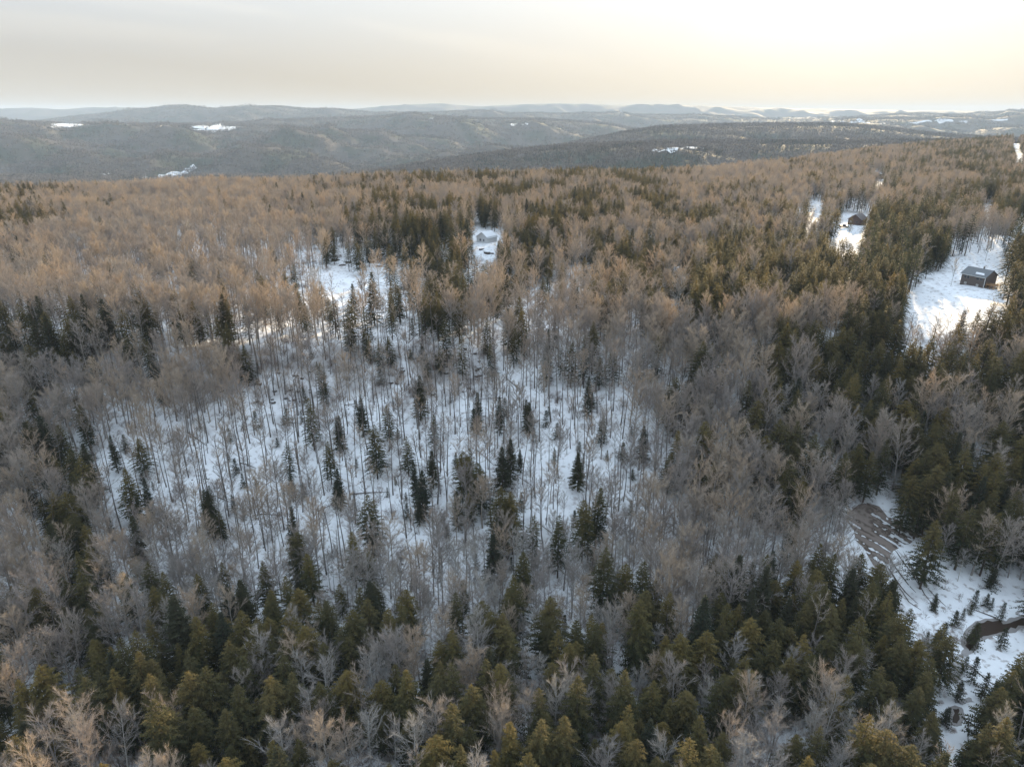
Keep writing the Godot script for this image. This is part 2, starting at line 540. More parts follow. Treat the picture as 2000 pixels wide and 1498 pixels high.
func grow(kind: String, most: int, tints: Array, rest_name: String, rest_label: String) -> void:
	var all: Array = stock.get(kind, [])
	for t in all:
		var s: Vector3 = t.at
		var inside: bool = s.x > -15.0 and s.x < 2015.0 and s.y > 150.0 and s.y < 1540.0
		t.rank = (t.h / maxf(s.z, 1.0)) * (1.0 if inside else 0.0) + (10.0 if t.mark and inside else 0.0)
	all.sort_custom(func(a, b): return a.rank > b.rank)
	var chosen := all.slice(0, most).filter(func(t): return t.rank > 0.0)
	var rest := all.slice(chosen.size())
	var cells := {}
	for t in chosen:
		var key := band(t.at.y) + "|" + side_of(t.at.x)
		if not cells.has(key): cells[key] = []
		cells[key].append(t)
	var crown_mats := []
	for c in tints:
		var src: StandardMaterial3D = protos[kind][0].crown.surface_get_material(0)
		var m: StandardMaterial3D = src.duplicate()
		m.albedo_color = c.linear_to_srgb()
		crown_mats.append(m)
	for key in cells:
		var list: Array = cells[key]
		list.sort_custom(func(a, b): return a.at.x < b.at.x)
		var where: PackedStringArray = key.split("|")
		for i in list.size():
			var t: Dictionary = list[i]
			var o := Node3D.new()
			o.name = numbered(kind)
			add_child(o)
			o.transform = frame_of(t)
			var d: Dictionary = protos[kind][t.k]
			part("trunk", d.stem, o)
			part("crown", d.crown, o, crown_mats[t.tint])
			var size := "tall" if t.h > 19.0 else ("short" if t.h < 12.0 else "mid-sized")
			var words := "%s %s, %s in %s of %s" % [TONES[kind][t.tint], NOUN[kind], ordinal(i, list.size()), where[1], where[0]]
			if words.split(" ").size() < 16: words = size + " " + words
			tag(o, words, "tree", GROUPS[kind])
	if rest.is_empty():
		return
	var root := Node3D.new()
	root.name = numbered(rest_name)
	add_child(root)
	tag(root, rest_label, "forest", "", "stuff")
	for k in protos[kind].size():
		var mine := rest.filter(func(t): return t.k == k)
		if mine.is_empty(): continue
		var mm := MultiMesh.new()
		mm.transform_format = MultiMesh.TRANSFORM_3D
		mm.use_colors = true
		mm.mesh = protos[kind][k].both
		mm.instance_count = mine.size()
		for i in mine.size():
			mm.set_instance_transform(i, frame_of(mine[i]))
			mm.set_instance_color(i, tints[mine[i].tint])
		var mi := MultiMeshInstance3D.new()
		mi.name = "tree_stand"
		mi.multimesh = mm
		mi.set_meta("kind", "stuff")
		root.add_child(mi, true)

# ---------------------------------------------------------------- ready
func _ready() -> void:
	rng.seed = 20240117
	# camera
	var cam := Camera3D.new()
	cam.name = "camera"
	cam.fov = rad_to_deg(2.0 * atan(749.0 / FOCAL))
	cam.near = 1.0
	cam.far = 40000.0
	cam.position = Vector3(0, CAM_Y, 0)
	cam.rotation_degrees = Vector3(-PITCH, 0, 0)
	add_child(cam)
	cam.current = true
	# sky
	var env := Environment.new()
	env.background_mode = Environment.BG_SKY
	env.tonemap_mode = Environment.TONE_MAPPER_LINEAR
	env.tonemap_exposure = 2.6
	env.background_energy_multiplier = 1.0
	env.sdfgi_enabled = true
	env.ssao_enabled = true
	env.ssil_enabled = true
	env.fog_enabled = true
	env.fog_density = 0.000068
	env.fog_light_color = Color(0.80, 0.89, 1.0)
	var sky := Sky.new()
	var pano := PanoramaSkyMaterial.new()
	pano.panorama = sky_picture()
	sky.sky_material = pano
	env.sky = sky
	var we := WorldEnvironment.new()
	we.name = "world_environment"
	we.environment = env
	add_child(we)
	# sun
	var sun := DirectionalLight3D.new()
	sun.name = "sun"
	sun.light_color = Color(1.0, 0.885, 0.70)
	sun.light_energy = 1.6
	sun.light_angular_distance = 0.5
	sun.shadow_enabled = true
	sun.rotation_degrees = Vector3(-SUN_EL, 180.0 - SUN_AZ, 0)
	add_child(sun)

	setup_land()
	setup_clearings()
	build_ground()
	build_water()
	build_prototypes()
	place_landmarks()
	place_woods()
	grow("hemlock_tree", 300, [Color(1.0, 1.0, 1.0), Color(0.8, 0.85, 0.85), Color(1.22, 1.16, 1.0)], "hemlock_forest", "olive hemlocks massed across the plateau behind the slope")
	grow("spruce_tree", 130, [Color(1, 1, 1), Color(0.85, 0.95, 1.05), Color(1.2, 1.15, 1.0)], "spruce_forest", "dark spruces scattered through the plateau woods")
	grow("pine_tree", 25, [Color(1, 1, 1), Color(0.85, 0.9, 0.9), Color(1.25, 1.2, 1.1)], "pine_forest", "white pines scattered through the woods at right")
	grow("hardwood_tree", 300, [Color(1, 1, 1), Color(0.88, 0.9, 0.95), Color(1.2, 1.12, 1.0)], "hardwood_forest", "bare brown hardwoods massed over the plateau to the ridge")
	grow("pole_tree", 300, [Color(1, 1, 1), Color(0.8, 0.8, 0.82), Color(1.15, 1.05, 0.95)], "pole_forest", "slender bare trees filling in between the larger ones")
	grow("birch_tree", 60, [Color(1, 1, 1), Color(0.9, 0.9, 0.92), Color(0.8, 0.8, 0.82)], "birch_forest", "pale birches scattered among the hardwoods")
	grow("sapling_tree", 180, [Color(1, 1, 1), Color(0.8, 0.85, 0.9), Color(1.2, 1.15, 1.0)], "sapling_growth", "young spruces dotted over the snow between the trunks")
	build_houses()
	build_road()
	build_rocks_and_logs()
	build_brush()
	build_far_woods()

func sky_picture() -> ImageTexture:
	var w := 1280
	var h := 640
	var im := Image.create(w, h, false, Image.FORMAT_RGBF)
	var wisp := FastNoiseLite.new()
	wisp.seed = 4
	wisp.frequency = 0.9
	wisp.fractal_octaves = 4
	var el := deg_to_rad(SUN_EL)
	var az := deg_to_rad(SUN_AZ)
	var s := Vector3(sin(az) * cos(el), sin(el), -cos(az) * cos(el))
	for j in h:
		var th := (j + 0.5) / h * PI
		var y := cos(th)
		var r := sin(th)
		for i in w:
			if j > h / 2 + 4:
				im.set_pixel(i, j, Color(0.42, 0.40, 0.38))
				continue
			var ph := (i + 0.5) / w * TAU
			var d := Vector3(r * sin(ph), y, -r * cos(ph))
			var yy := maxf(y, 0.0)
			var ang := acos(clampf(d.dot(s), -1.0, 1.0))
			var low := exp(-yy * 4.0)
			var c := Vector3(0.385, 0.485, 0.60).lerp(Vector3(0.172, 0.132, 0.076), low)
			# brightening round the sun: a wide veil and a narrow glow
			c += Vector3(0.105, 0.084, 0.052) * exp(-ang * ang * 2.2) * (0.6 + 0.4 * low)
			c += Vector3(0.21, 0.188, 0.15) * exp(-ang * 2.8)
			# thin high cloud, flattened towards the horizon
			var q := Vector2(d.x, d.z) / (yy + 0.10)
			var cl := wisp.get_noise_2d(q.x * 0.55 + 0.5 * q.y, q.y * 0.22 + 7.0)
			cl = smoothstep(-0.02, 0.16, cl) * smoothstep(0.03, 0.12, yy)
			c += Vector3(0.026, 0.020, 0.012) * cl * (0.5 + exp(-ang * 1.2))
			im.set_pixel(i, j, Color(c.x, c.y, c.z))
	return ImageTexture.create_from_image(im)

func setup_clearings() -> void:
	var lists := [
		[1745, 610, 1800, 540, 1870, 505, 1900, 490, 1975, 495, 1985, 560, 1940, 600, 1880, 642, 1800, 662],
		[1612, 466, 1640, 418, 1700, 418, 1700, 446, 1668, 470],
		[920, 488, 918, 455, 930, 446, 962, 447, 976, 468, 976, 494, 945, 506],
		[1498, 478, 1572, 428, 1578, 396, 1612, 398, 1604, 426, 1588, 440, 1520, 480],
		[1705, 1080, 1760, 1042, 1815, 1060, 1850, 1120, 2010, 1170, 2010, 1290, 1960, 1400, 1900, 1520, 1860, 1520, 1850, 1380, 1830, 1280, 1780, 1200],
		[1636, 1000, 1690, 968, 1800, 1035, 1760, 1115, 1690, 1115, 1648, 1066],
		[1912, 405, 1945, 398, 1952, 420, 1920, 428], [1968, 430, 2010, 428, 2010, 462, 1975, 456], [1700, 346, 1728, 346, 1722, 366, 1702, 368], [1972, 282, 1988, 278, 2006, 318, 1990, 322],
		[620, 530, 780, 530, 790, 560, 640, 580],
	]
	for l in lists:
		var p := PackedVector2Array()
		for i in range(0, l.size(), 2):
			p.append(Vector2(l[i], l[i + 1]))
		clearings.append(p)

func build_ground() -> void:
	var rows := 540
	var cols := 300
	var v := PackedVector3Array()
	var c := PackedColorArray()
	var idx := PackedInt32Array()
	var snow := Color(0.88, 0.885, 0.90)
	var dirt := Color(0.15, 0.11, 0.085)
	for j in rows:
		var r := 30.0 * pow(16500.0 / 30.0, float(j) / (rows - 1))
		for i in cols:
			var a := deg_to_rad(lerpf(-66.0, 66.0, float(i) / (cols - 1)))
			var x := r * sin(a)
			var f := r * cos(a)
			var y := ground(x, f)
			v.append(Vector3(x, y, -f))
			var col := snow
			if r > 1150.0:
				var g := n_far.get_noise_2d(x * 2.5, f * 2.5)
				var wood := Color(0.11, 0.095, 0.08).lerp(Color(0.05, 0.06, 0.04), smoothstep(-0.1, 0.25, g))
				col = snow.lerp(wood, smoothstep(1150.0, 1500.0, r))
			if r < 330.0:
				var w := ledge_share(x)
				var g := f + 9.0 * n_mid.get_noise_2d(x, 333.0)
				var on_ledge := w * smoothstep(178.0, 184.0, g) * (1.0 - smoothstep(195.0, 201.0, g))
				var blotch := n_stand.get_noise_2d(x * 2.2, f * 2.2)
				var m := on_ledge * smoothstep(-0.25, 0.1, blotch + 0.22)
				m = maxf(m, 0.55 * smoothstep(0.30, 0.5, blotch))
				col = snow.lerp(dirt, m * 0.6)
			c.append(col)
	for j in rows - 1:
		for i in cols - 1:
			var a := j * cols + i
			idx.append_array([a, a + cols, a + 1, a + 1, a + cols, a + cols + 1])
	var arr := []
	arr.resize(Mesh.ARRAY_MAX)
	arr[Mesh.ARRAY_VERTEX] = v
	arr[Mesh.ARRAY_COLOR] = c
	arr[Mesh.ARRAY_INDEX] = idx
	var st := SurfaceTool.new()
	st.create_from_arrays(arr)
	st.generate_normals()
	var m := mat(0.85)
	m.cull_mode = BaseMaterial3D.CULL_BACK
	var nz := FastNoiseLite.new()
	nz.seed = 12
	nz.frequency = 0.02
	nz.fractal_octaves = 5
	var ramp := Gradient.new()
	ramp.offsets = PackedFloat32Array([0.0, 0.26, 0.36, 1.0])
	ramp.colors = PackedColorArray([Color(0.45, 0.40, 0.36), Color(0.82, 0.80, 0.79), Color(0.97, 0.97, 0.97), Color(1, 1, 1)])
	var tex := NoiseTexture2D.new()
	tex.width = 1024
	tex.height = 1024
	tex.seamless = true
	tex.noise = nz
	tex.color_ramp = ramp
	m.albedo_texture = tex
	m.uv1_triplanar = true
	m.uv1_world_triplanar = true
	m.uv1_scale = Vector3(0.021, 0.021, 0.021)
	var o := part("ground", st.commit(), self)
	o.material_override = m
	tag(o, "snow covered ground with a wooded slope, plateau, valley and far hills", "ground", "", "structure")

# a sheet laid on the ground inside a survey outline
func laid(called: String, outline: Array, lift: float, m: Material, col: Color, grow_by := 0.0, fineness := 1.0) -> MeshInstance3D:
	var p2 := PackedVector2Array()
	var n := outline.size() / 2
	for i in n:
		var j := (i + 1) % n
		var a := Vector2(outline[i * 2], outline[i * 2 + 1])
		var b := Vector2(outline[j * 2], outline[j * 2 + 1])
		for k in 3:
			var c := a.lerp(b, k / 3.0)
			if k > 0: c += (b - a).orthogonal() * rng.randf_range(-0.16, 0.16)
			var q := spot(c.x, c.y)
			p2.append(Vector2(q.x, q.z))
	if grow_by > 0.0:
		var bigger := Geometry2D.offset_polygon(p2, grow_by, Geometry2D.JOIN_ROUND)
		if not bigger.is_empty(): p2 = bigger[0]
	var tris := Geometry2D.triangulate_polygon(p2)
	if tris.is_empty():
		p2.clear()
		for i in n:
			var q := spot(outline[i * 2], outline[i * 2 + 1])
			p2.append(Vector2(q.x, q.z))
		tris = Geometry2D.triangulate_polygon(p2)
	var b := Buf.new()
	for i in range(0, tris.size(), 3):
		fine_tri(b, p2[tris[i]], p2[tris[i + 1]], p2[tris[i + 2]], lift, col, 4 if fineness == 1.0 else 7, fineness)
	return solid(called, b, m)

func fine_tri(b: Buf, p: Vector2, q: Vector2, r: Vector2, lift: float, col: Color, depth: int, fineness := 1.0) -> void:
	var far := (absf(p.y) * 0.012 + 0.8) * fineness
	if depth > 0 and maxf(p.distance_to(q), maxf(q.distance_to(r), r.distance_to(p))) > far:
		var a := (p + q) * 0.5
		var c := (q + r) * 0.5
		var d := (r + p) * 0.5
		fine_tri(b, p, a, d, lift, col, depth - 1, fineness)
		fine_tri(b, a, q, c, lift, col, depth - 1, fineness)
		fine_tri(b, d, c, r, lift, col, depth - 1, fineness)
		fine_tri(b, a, c, d, lift, col, depth - 1, fineness)
		return
	var tone := col
	if fineness < 1.0:
		# streaks running down the bank, snow lying in some of them
		var m := (p + q + r) / 3.0
		var along := m.x * 0.62 + m.y * 0.78
		var across := m.x * 0.78 - m.y * 0.62
		var n := n_stand.get_noise_2d(across * 11.0, along * 1.6) + 0.4 * n_stand.get_noise_2d(m.x * 14.0, m.y * 14.0)
		if n > 0.30: return
		tone = col.lerp(Color(0.11, 0.085, 0.07), smoothstep(-0.3, 0.2, n))
	b.tri(Vector3(p.x, ground(p.x, -p.y) + lift, p.y), Vector3(q.x, ground(q.x, -q.y) + lift, q.y), Vector3(r.x, ground(r.x, -r.y) + lift, r.y), tone)

var fields := []

func in_any(s: Vector3, list: Array) -> bool:
	for c in list:
		if Geometry2D.is_point_in_polygon(Vector2(s.x, s.y), c):
			return true
	return false

# a strip laid along survey marks
func strip(called: String, marks: Array, width: float, lift: float, m: Material, col: Color, taper := false) -> MeshInstance3D:
	var pts := []
	for i in range(0, marks.size(), 2):
		pts.append(spot(marks[i], marks[i + 1]))
	var fine := []
	for i in pts.size() - 1:
		var n := maxi(2, int(pts[i].distance_to(pts[i + 1]) / 1.5))
		for k in n:
			fine.append(pts[i].lerp(pts[i + 1], float(k) / n))
	fine.append(pts[-1])
	var b := Buf.new()
	for i in fine.size() - 1:
		var d: Vector3 = fine[i + 1] - fine[i]
		var w := Vector3(-d.z, 0, d.x).normalized() * width * 0.5
		var w0 := w * (sin(PI * (i + 0.2) / fine.size()) if taper else 1.0)
		var w1 := w * (sin(PI * (i + 1.2) / fine.size()) if taper else 1.0)
		var q := [fine[i] - w0, fine[i] + w0, fine[i + 1] + w1, fine[i + 1] - w1]
		for k in 4:
			q[k].y = ground(q[k].x, -q[k].z) + lift
		b.quad(q[0], q[1], q[2], q[3], col)
	return solid(called, b, m)

func build_water() -> void:
	var wet := mat(0.3)
	wet.metallic_specular = 0.2
	var ice := mat(0.35)
	var pools := [
		[1890, 1246, 1900, 1229, 1922, 1217, 1948, 1213, 1967, 1219, 1988, 1212, 2015, 1206, 2015, 1217, 1990, 1222, 1970, 1232, 1948, 1238, 1922, 1243, 1904, 1250, 1902, 1264, 1894, 1272, 1886, 1262],
		[1862, 1385, 1873, 1384, 1875, 1400, 1870, 1414, 1861, 1411]]
	var face := [1650, 1002, 1694, 982, 1760, 1016, 1808, 1048, 1776, 1064, 1746, 1076, 1738, 1100, 1722, 1122, 1706, 1104, 1672, 1056]
	tag(laid("earth_bank", face, 0.05, mat(0.95), Color(0.24, 0.195, 0.165), 0.0, 0.16), "brown bare earth of the slumped bank above the stream", "bank", "", "structure")
	for o in pools:
		tag(laid("ice_fringe", o, 0.045, ice, Color(0.30, 0.275, 0.265), 0.7), "thin grey ice along the edge of the stream water", "ice", "", "structure")
		tag(laid("stream_water", o, 0.07, wet, Color(0.050, 0.032, 0.026)), "dark brown open water of the stream in the snow", "stream", "", "structure")
	var ices := [
		[1874, 1283, 1884, 1268, 1897, 1264, 1901, 1274, 1890, 1282],
		[1850, 1318, 1858, 1298, 1880, 1290, 1883, 1312, 1872, 1334, 1854, 1336],
		[1864, 1366, 1893, 1362, 1905, 1372, 1880, 1378, 1866, 1374]]
	for o in ices:
		tag(laid("stream_ice", o, 0.06, ice, Color(0.36, 0.34, 0.33)), "grey ice along the stream bed", "ice", "", "structure")
	var soil := mat(0.95)
	var rills := [
		[1736, 1064, 1752, 1078, 1766, 1100, 1784, 1122, 1797, 1146], [1728, 1075, 1745, 1102, 1764, 1128, 1790, 1158], [1722, 1088, 1742, 1118, 1770, 1158, 1794, 1180],
		[1716, 1094, 1736, 1112, 1752, 1136, 1768, 1166], [1745, 1066, 1770, 1092, 1790, 1125, 1806, 1160, 1826, 1186], [1764, 1076, 1782, 1108, 1796, 1130],
		[1760, 1150, 1776, 1176, 1800, 1192], [1806, 1140, 1828, 1166, 1850, 1186], [1772, 1082, 1786, 1086], [1790, 1100, 1800, 1112]]
	for r in rills:
		tag(strip("soil_streak", r, rng.randf_range(0.16, 0.34), 0.04, soil, Color(0.075, 0.055, 0.045), true), "dark bare soil streak in the snow of the eroded bank", "soil", "", "structure")
	var white := mat(0.85)
	var snows := [
		[88, 249, 118, 241, 178, 243, 160, 250, 104, 252], [232, 244, 252, 243, 250, 246], [308, 247, 345, 246, 346, 249, 312, 249],
		[368, 251, 398, 244, 432, 246, 478, 250, 450, 254, 432, 258, 386, 257], [838, 232, 856, 231, 856, 233, 842, 233], [997, 244, 1012, 243, 1010, 247, 1000, 247],
		[1016, 243, 1032, 242, 1030, 245], [1622, 238, 1650, 237, 1650, 240, 1626, 240], [1658, 241, 1728, 239, 1730, 242, 1662, 244], [1774, 239, 1818, 235, 1822, 239, 1780, 241],
		[1824, 238, 1860, 234, 1864, 238, 1842, 241], [1874, 237, 1892, 237, 1892, 240, 1876, 239], [1936, 234, 1970, 233, 1968, 236, 1940, 236],
		[270, 348, 310, 342, 345, 336, 368, 339, 358, 347, 340, 351, 285, 352], [354, 334, 370, 329, 378, 322, 385, 330, 368, 337], [200, 341, 216, 339, 214, 343], [1270, 297, 1300, 294, 1380, 291, 1374, 294, 1322, 298, 1286, 300]]
	for o in snows:
		var p := PackedVector2Array()
		for i in range(0, o.size(), 2):
			p.append(Vector2(o[i], o[i + 1]))
		fields.append(p)
		tag(laid("snow_field", o, 3.0, white, Color(0.82, 0.82, 0.83)), "open white snow field among the far woods", "field", "", "structure")

# a house from the two ends of its front wall: walls, roof with overhang, windows with panes
func house(called: String, a: Vector3, b: Vector3, depth: float, wall_h: float, rise: float, gable_front: bool, wall: Color, roof: Color, windows: Array, snow_roof: float, label: String, cat := "house") -> Node3D:
	var d := b - a
	d.y = 0
	var w := d.length()
	var at := (a + b) * 0.5
	at.y = minf(a.y, b.y) - 0.05
	var o := base(called, at, atan2(-d.z, d.x))
	tag(o, label, cat)
	var hw := w * 0.5
	var m := mat(0.85)
	var mr := mat(0.45)
	var body := Buf.new()
	body.box(Vector3(-hw, -0.6, -depth), Vector3(hw, wall_h, 0), wall)
	var r := Buf.new()
	var t := 0.16
	var ov := 0.45
	if gable_front:
		for z in [0.0, -depth]:
			body.tri(Vector3(-hw, wall_h, z), Vector3(hw, wall_h, z), Vector3(0, wall_h + rise, z), wall)
		for s in [-1.0, 1.0]:
			var e := Vector3(s * (hw + ov), wall_h - rise * ov / hw + 0.04, 0)
			var k := Vector3(0, wall_h + rise + 0.04, 0)
			slab(r, Vector3(e.x, e.y, ov), Vector3(k.x, k.y, ov), Vector3(k.x, k.y, -depth - ov), Vector3(e.x, e.y, -depth - ov), t, roof)
	else:
		for x in [-hw, hw]:
			body.tri(Vector3(x, wall_h, 0), Vector3(x, wall_h, -depth), Vector3(x, wall_h + rise, -depth * 0.5), wall)
		for s in [0.0, 1.0]:
			var ez := ov if s == 0.0 else -depth - ov
			var ey := wall_h - rise * ov / (depth * 0.5) + 0.04
			slab(r, Vector3(-hw - ov, ey, ez), Vector3(hw + ov, ey, ez), Vector3(hw + ov, wall_h + rise + 0.04, -depth * 0.5), Vector3(-hw - ov, wall_h + rise + 0.04, -depth * 0.5), t, roof)
	solid("wall", body, m, o)
	var rf := solid("roof", r, mr, o)
	if snow_roof > 0.0:
		var sn := Buf.new()
		if gable_front:
			for s in [-1.0, 1.0]:
				slab(sn, Vector3(s * hw * snow_roof, wall_h + rise * (1.0 - snow_roof) + 0.22, 0.2), Vector3(0, wall_h + rise + 0.22, 0.2), Vector3(0, wall_h + rise + 0.22, -depth - 0.2), Vector3(s * hw * snow_roof, wall_h + rise * (1.0 - snow_roof) + 0.22, -depth - 0.2), 0.12, Color(0.8, 0.81, 0.83))
		else:
			var z0 := -depth * 0.06
			var z1 := -depth * 0.06 - depth * 0.2 * snow_roof
			var y0 := wall_h + rise * (-z0) / (depth * 0.5) + 0.22
			var y1 := wall_h + rise * (-z1) / (depth * 0.5) + 0.22
			slab(sn, Vector3(hw * 0.05, y0, z0), Vector3(hw * 0.8, y0, z0), Vector3(hw * 0.66, y1, z1), Vector3(hw * 0.0, y1, z1), 0.1, Color(0.8, 0.81, 0.83))
		solid("roof_snow", sn, m, rf)
	var glass := mat(0.1)
	glass.metallic_specular = 0.6
	for k in windows:
		var fr := Buf.new()
		fr.box(Vector3(k[0] - k[2] * 0.5, k[1], 0.004), Vector3(k[0] + k[2] * 0.5, k[1] + k[3], 0.07), k[4])
		var wn := solid("window", fr, m, o)
		var pn := Buf.new()
		pn.box(Vector3(k[0] - k[2] * 0.5 + 0.09, k[1] + 0.09, 0.072), Vector3(k[0] + k[2] * 0.5 - 0.09, k[1] + k[3] - 0.09, 0.082), k[5])
		solid("pane", pn, glass, wn)
	return o

func slab(r: Buf, a: Vector3, b: Vector3, c: Vector3, d: Vector3, t: float, col: Color) -> void:
	var u := Vector3(0, t, 0)
	r.quad(a + u, b + u, c + u, d + u, col)
	r.quad(a, b, c, d, col)
	r.quad(a, b, b + u, a + u, col)
	r.quad(b, c, c + u, b + u, col)
	r.quad(c, d, d + u, c + u, col)
	r.quad(d, a, a + u, d + u, col)

func build_houses() -> void:
	var white := Color(0.7, 0.7, 0.68)
	var dark := Color(0.03, 0.035, 0.04)
	var m := mat(0.85)
	var brown := Color(0.125, 0.10, 0.088)
	var c := house("cabin", spot(1875, 556), spot(1921, 563), 7.5, 5.0, 2.2, false, brown, Color(0.16, 0.165, 0.175), [
		[-3.1, 3.2, 1.0, 1.25, Color(0.2, 0.17, 0.15), dark], [-1.9, 3.2, 1.0, 1.25, Color(0.2, 0.17, 0.15), dark], [1.9, 3.3, 1.3, 1.0, Color(0.2, 0.17, 0.15), dark], [3.3, 3.3, 1.3, 1.0, Color(0.2, 0.17, 0.15), dark],
		[-2.6, 0.9, 0.9, 0.8, white, Color(0.35, 0.35, 0.33)], [2.2, 0.9, 0.9, 0.8, white, Color(0.35, 0.35, 0.33)]], 0.6, "two storey brown cabin with grey metal roof in the snowy clearing")
	var hw: float = (spot(1921, 563) - spot(1875, 556)).length() * 0.5
	var tr := Buf.new()
	tr.box(Vector3(hw + 0.003, -0.5, -0.12), Vector3(hw + 0.12, 4.95, 0.12), white)
	solid("corner_trim", tr, m, c)
	var fas := Buf.new()
	fas.box(Vector3(-hw - 0.45, 4.62, 0.46), Vector3(hw + 0.45, 4.8, 0.54), white)
	solid("fascia", fas, m, c)
	var ch := Buf.new()
	ch.box(Vector3(0.4, 6.3, -5.0), Vector3(0.85, 8.1, -4.5), Color(0.2, 0.2, 0.2))
	solid("chimney", ch, m, c)
	var wood := Color(0.32, 0.19, 0.10)
	var dk := Buf.new()
	dk.box(Vector3(hw + 0.13, 1.95, -5.2), Vector3(hw + 3.6, 2.12, -0.6), wood)
	var deck := solid("deck", dk, m, c)
	for p in [[0.6, -0.75], [2.0, -0.75], [3.45, -0.75], [3.45, -2.9], [3.45, -5.05]]:
		var ps := Buf.new()
		ps.box(Vector3(hw + p[0] - 0.08, -0.5, p[1] - 0.08), Vector3(hw + p[0] + 0.08, 3.0, p[1] + 0.08), wood)
		solid("post", ps, m, deck)
	for y in [2.5, 2.95]:
		var rl := Buf.new()
		rl.box(Vector3(hw + 0.15, y, -0.72), Vector3(hw + 3.6, y + 0.09, -0.64), wood)
		solid("rail", rl, m, deck)
	house("brown_house", spot(1656, 438), spot(1681, 440), 9.0, 3.4, 2.6, true, Color(0.10, 0.07, 0.06), Color(0.12, 0.10, 0.10), [[-2.0, 1.3, 1.1, 1.1, white, Color(0.3, 0.3, 0.28)], [1.6, 1.3, 1.1, 1.1, Color(0.3, 0.26, 0.22), dark]], 0.0, "small brown house with a gable front in the clearing by the road")
	house("white_cottage", spot(931, 473), spot(952, 475), 7.0, 3.0, 2.4, true, Color(0.62, 0.63, 0.63), Color(0.5, 0.51, 0.52), [[-1.2, 1.0, 1.2, 1.2, Color(0.4, 0.4, 0.42), Color(0.12, 0.13, 0.15)], [1.3, 1.0, 1.0, 1.2, Color(0.4, 0.4, 0.42), Color(0.12, 0.13, 0.15)]], 0.9, "small white cottage with snowy roof between dark conifers behind the terrace", "cottage")
	house("grey_house", spot(1708, 350), spot(1727, 350), 9.0, 4.5, 3.0, false, Color(0.2, 0.19, 0.18), Color(0.22, 0.22, 0.23), [[-2.0, 2.0, 1.2, 1.2, white, dark], [2.0, 2.0, 1.2, 1.2, white, dark]], 0.8, "grey house with part snowy roof in far woods at upper right")
	house("pale_house", spot(1880, 392), spot(1893, 392), 8.0, 4.0, 2.6, true, Color(0.42, 0.42, 0.42), Color(0.4, 0.4, 0.41), [[-1.2, 1.4, 1.1, 1.1, white, dark], [1.4, 1.4, 1.1, 1.1, white, dark]], 0.9, "pale grey house with snowy roof half hidden behind pines at right")
	var spots := [[331, 344, "leftmost"], [342, 342, "second from left"], [352, 343, "third from left"], [364, 335, "fourth from left"], [374, 330, "rightmost"]]
	for q in spots:
		var p := spot(q[0], q[1]) + Vector3(0, 2.8, 0)
		house("village_house", p - Vector3(7, 0, 1), p + Vector3(7, 0, 1), 9.0, 5.0, 4.0, false, Color(0.62, 0.6, 0.57), Color(0.6, 0.6, 0.62), [[-3.0, 2.0, 1.4, 1.6, white, dark], [3.0, 2.0, 1.4, 1.6, white, dark]], 0.9, "tiny white house on the valley snow field, %s of five" % q[2])
	# a pickup and a small shed by the brown house
	var pk := base("pickup_truck", spot(1648, 444) , -0.25)
	tag(pk, "dark pickup truck with snow on it beside the brown house", "pickup")
	var bd := Buf.new()
	bd.box(Vector3(-2.6, 0.45, -0.9), Vector3(2.6, 1.05, 0.9), Color(0.06, 0.05, 0.05))
	bd.box(Vector3(-2.6, 1.05, 0.78), Vector3(-0.5, 1.3, 0.9), Color(0.06, 0.05, 0.05))
	bd.box(Vector3(-2.6, 1.05, -0.9), Vector3(-0.5, 1.3, -0.78), Color(0.06, 0.05, 0.05))
	solid("body", bd, mat(0.35), pk)
	var cb := Buf.new()
	cb.quad(Vector3(-0.5, 1.05, 0.8), Vector3(1.4, 1.05, 0.8), Vector3(0.9, 1.8, 0.66), Vector3(-0.3, 1.8, 0.66), Color(0.05, 0.05, 0.055))
	cb.quad(Vector3(-0.5, 1.05, -0.8), Vector3(1.4, 1.05, -0.8), Vector3(0.9, 1.8, -0.66), Vector3(-0.3, 1.8, -0.66), Color(0.05, 0.05, 0.055))
	cb.quad(Vector3(1.4, 1.05, 0.8), Vector3(1.4, 1.05, -0.8), Vector3(0.9, 1.8, -0.66), Vector3(0.9, 1.8, 0.66), Color(0.05, 0.05, 0.055))
	cb.quad(Vector3(-0.5, 1.05, 0.8), Vector3(-0.5, 1.05, -0.8), Vector3(-0.3, 1.8, -0.66), Vector3(-0.3, 1.8, 0.66), Color(0.05, 0.05, 0.055))
	solid("cab", cb, mat(0.25), pk)
	var sn := Buf.new()
	sn.box(Vector3(-0.3, 1.803, -0.66), Vector3(0.9, 1.93, 0.66), Color(0.8, 0.8, 0.82))
	sn.box(Vector3(-2.5, 1.053, -0.77), Vector3(-0.6, 1.22, 0.77), Color(0.8, 0.8, 0.82))
	solid("snow_cover", sn, m, pk)
	for x in [-1.7, 1.7]:
		for z in [-0.88, 0.88]:
			var wb := Buf.new()
			var ring := []
			for k in 12:
				ring.append(Vector3(x + 0.4 * cos(TAU * k / 12.0), 0.4 + 0.4 * sin(TAU * k / 12.0), z))
			for k in 12:
				wb.quad(ring[k] - Vector3(0, 0, 0.12), ring[(k + 1) % 12] - Vector3(0, 0, 0.12), ring[(k + 1) % 12] + Vector3(0, 0, 0.12), ring[k] + Vector3(0, 0, 0.12), Color(0.02, 0.02, 0.02))
				wb.tri(Vector3(x, 0.4, z + 0.12), ring[k] + Vector3(0, 0, 0.12), ring[(k + 1) % 12] + Vector3(0, 0, 0.12), Color(0.08, 0.08, 0.08))
				wb.tri(Vector3(x, 0.4, z - 0.12), ring[k] - Vector3(0, 0, 0.12), ring[(k + 1) % 12] - Vector3(0, 0, 0.12), Color(0.08, 0.08, 0.08))
			solid("wheel", wb, m, pk)

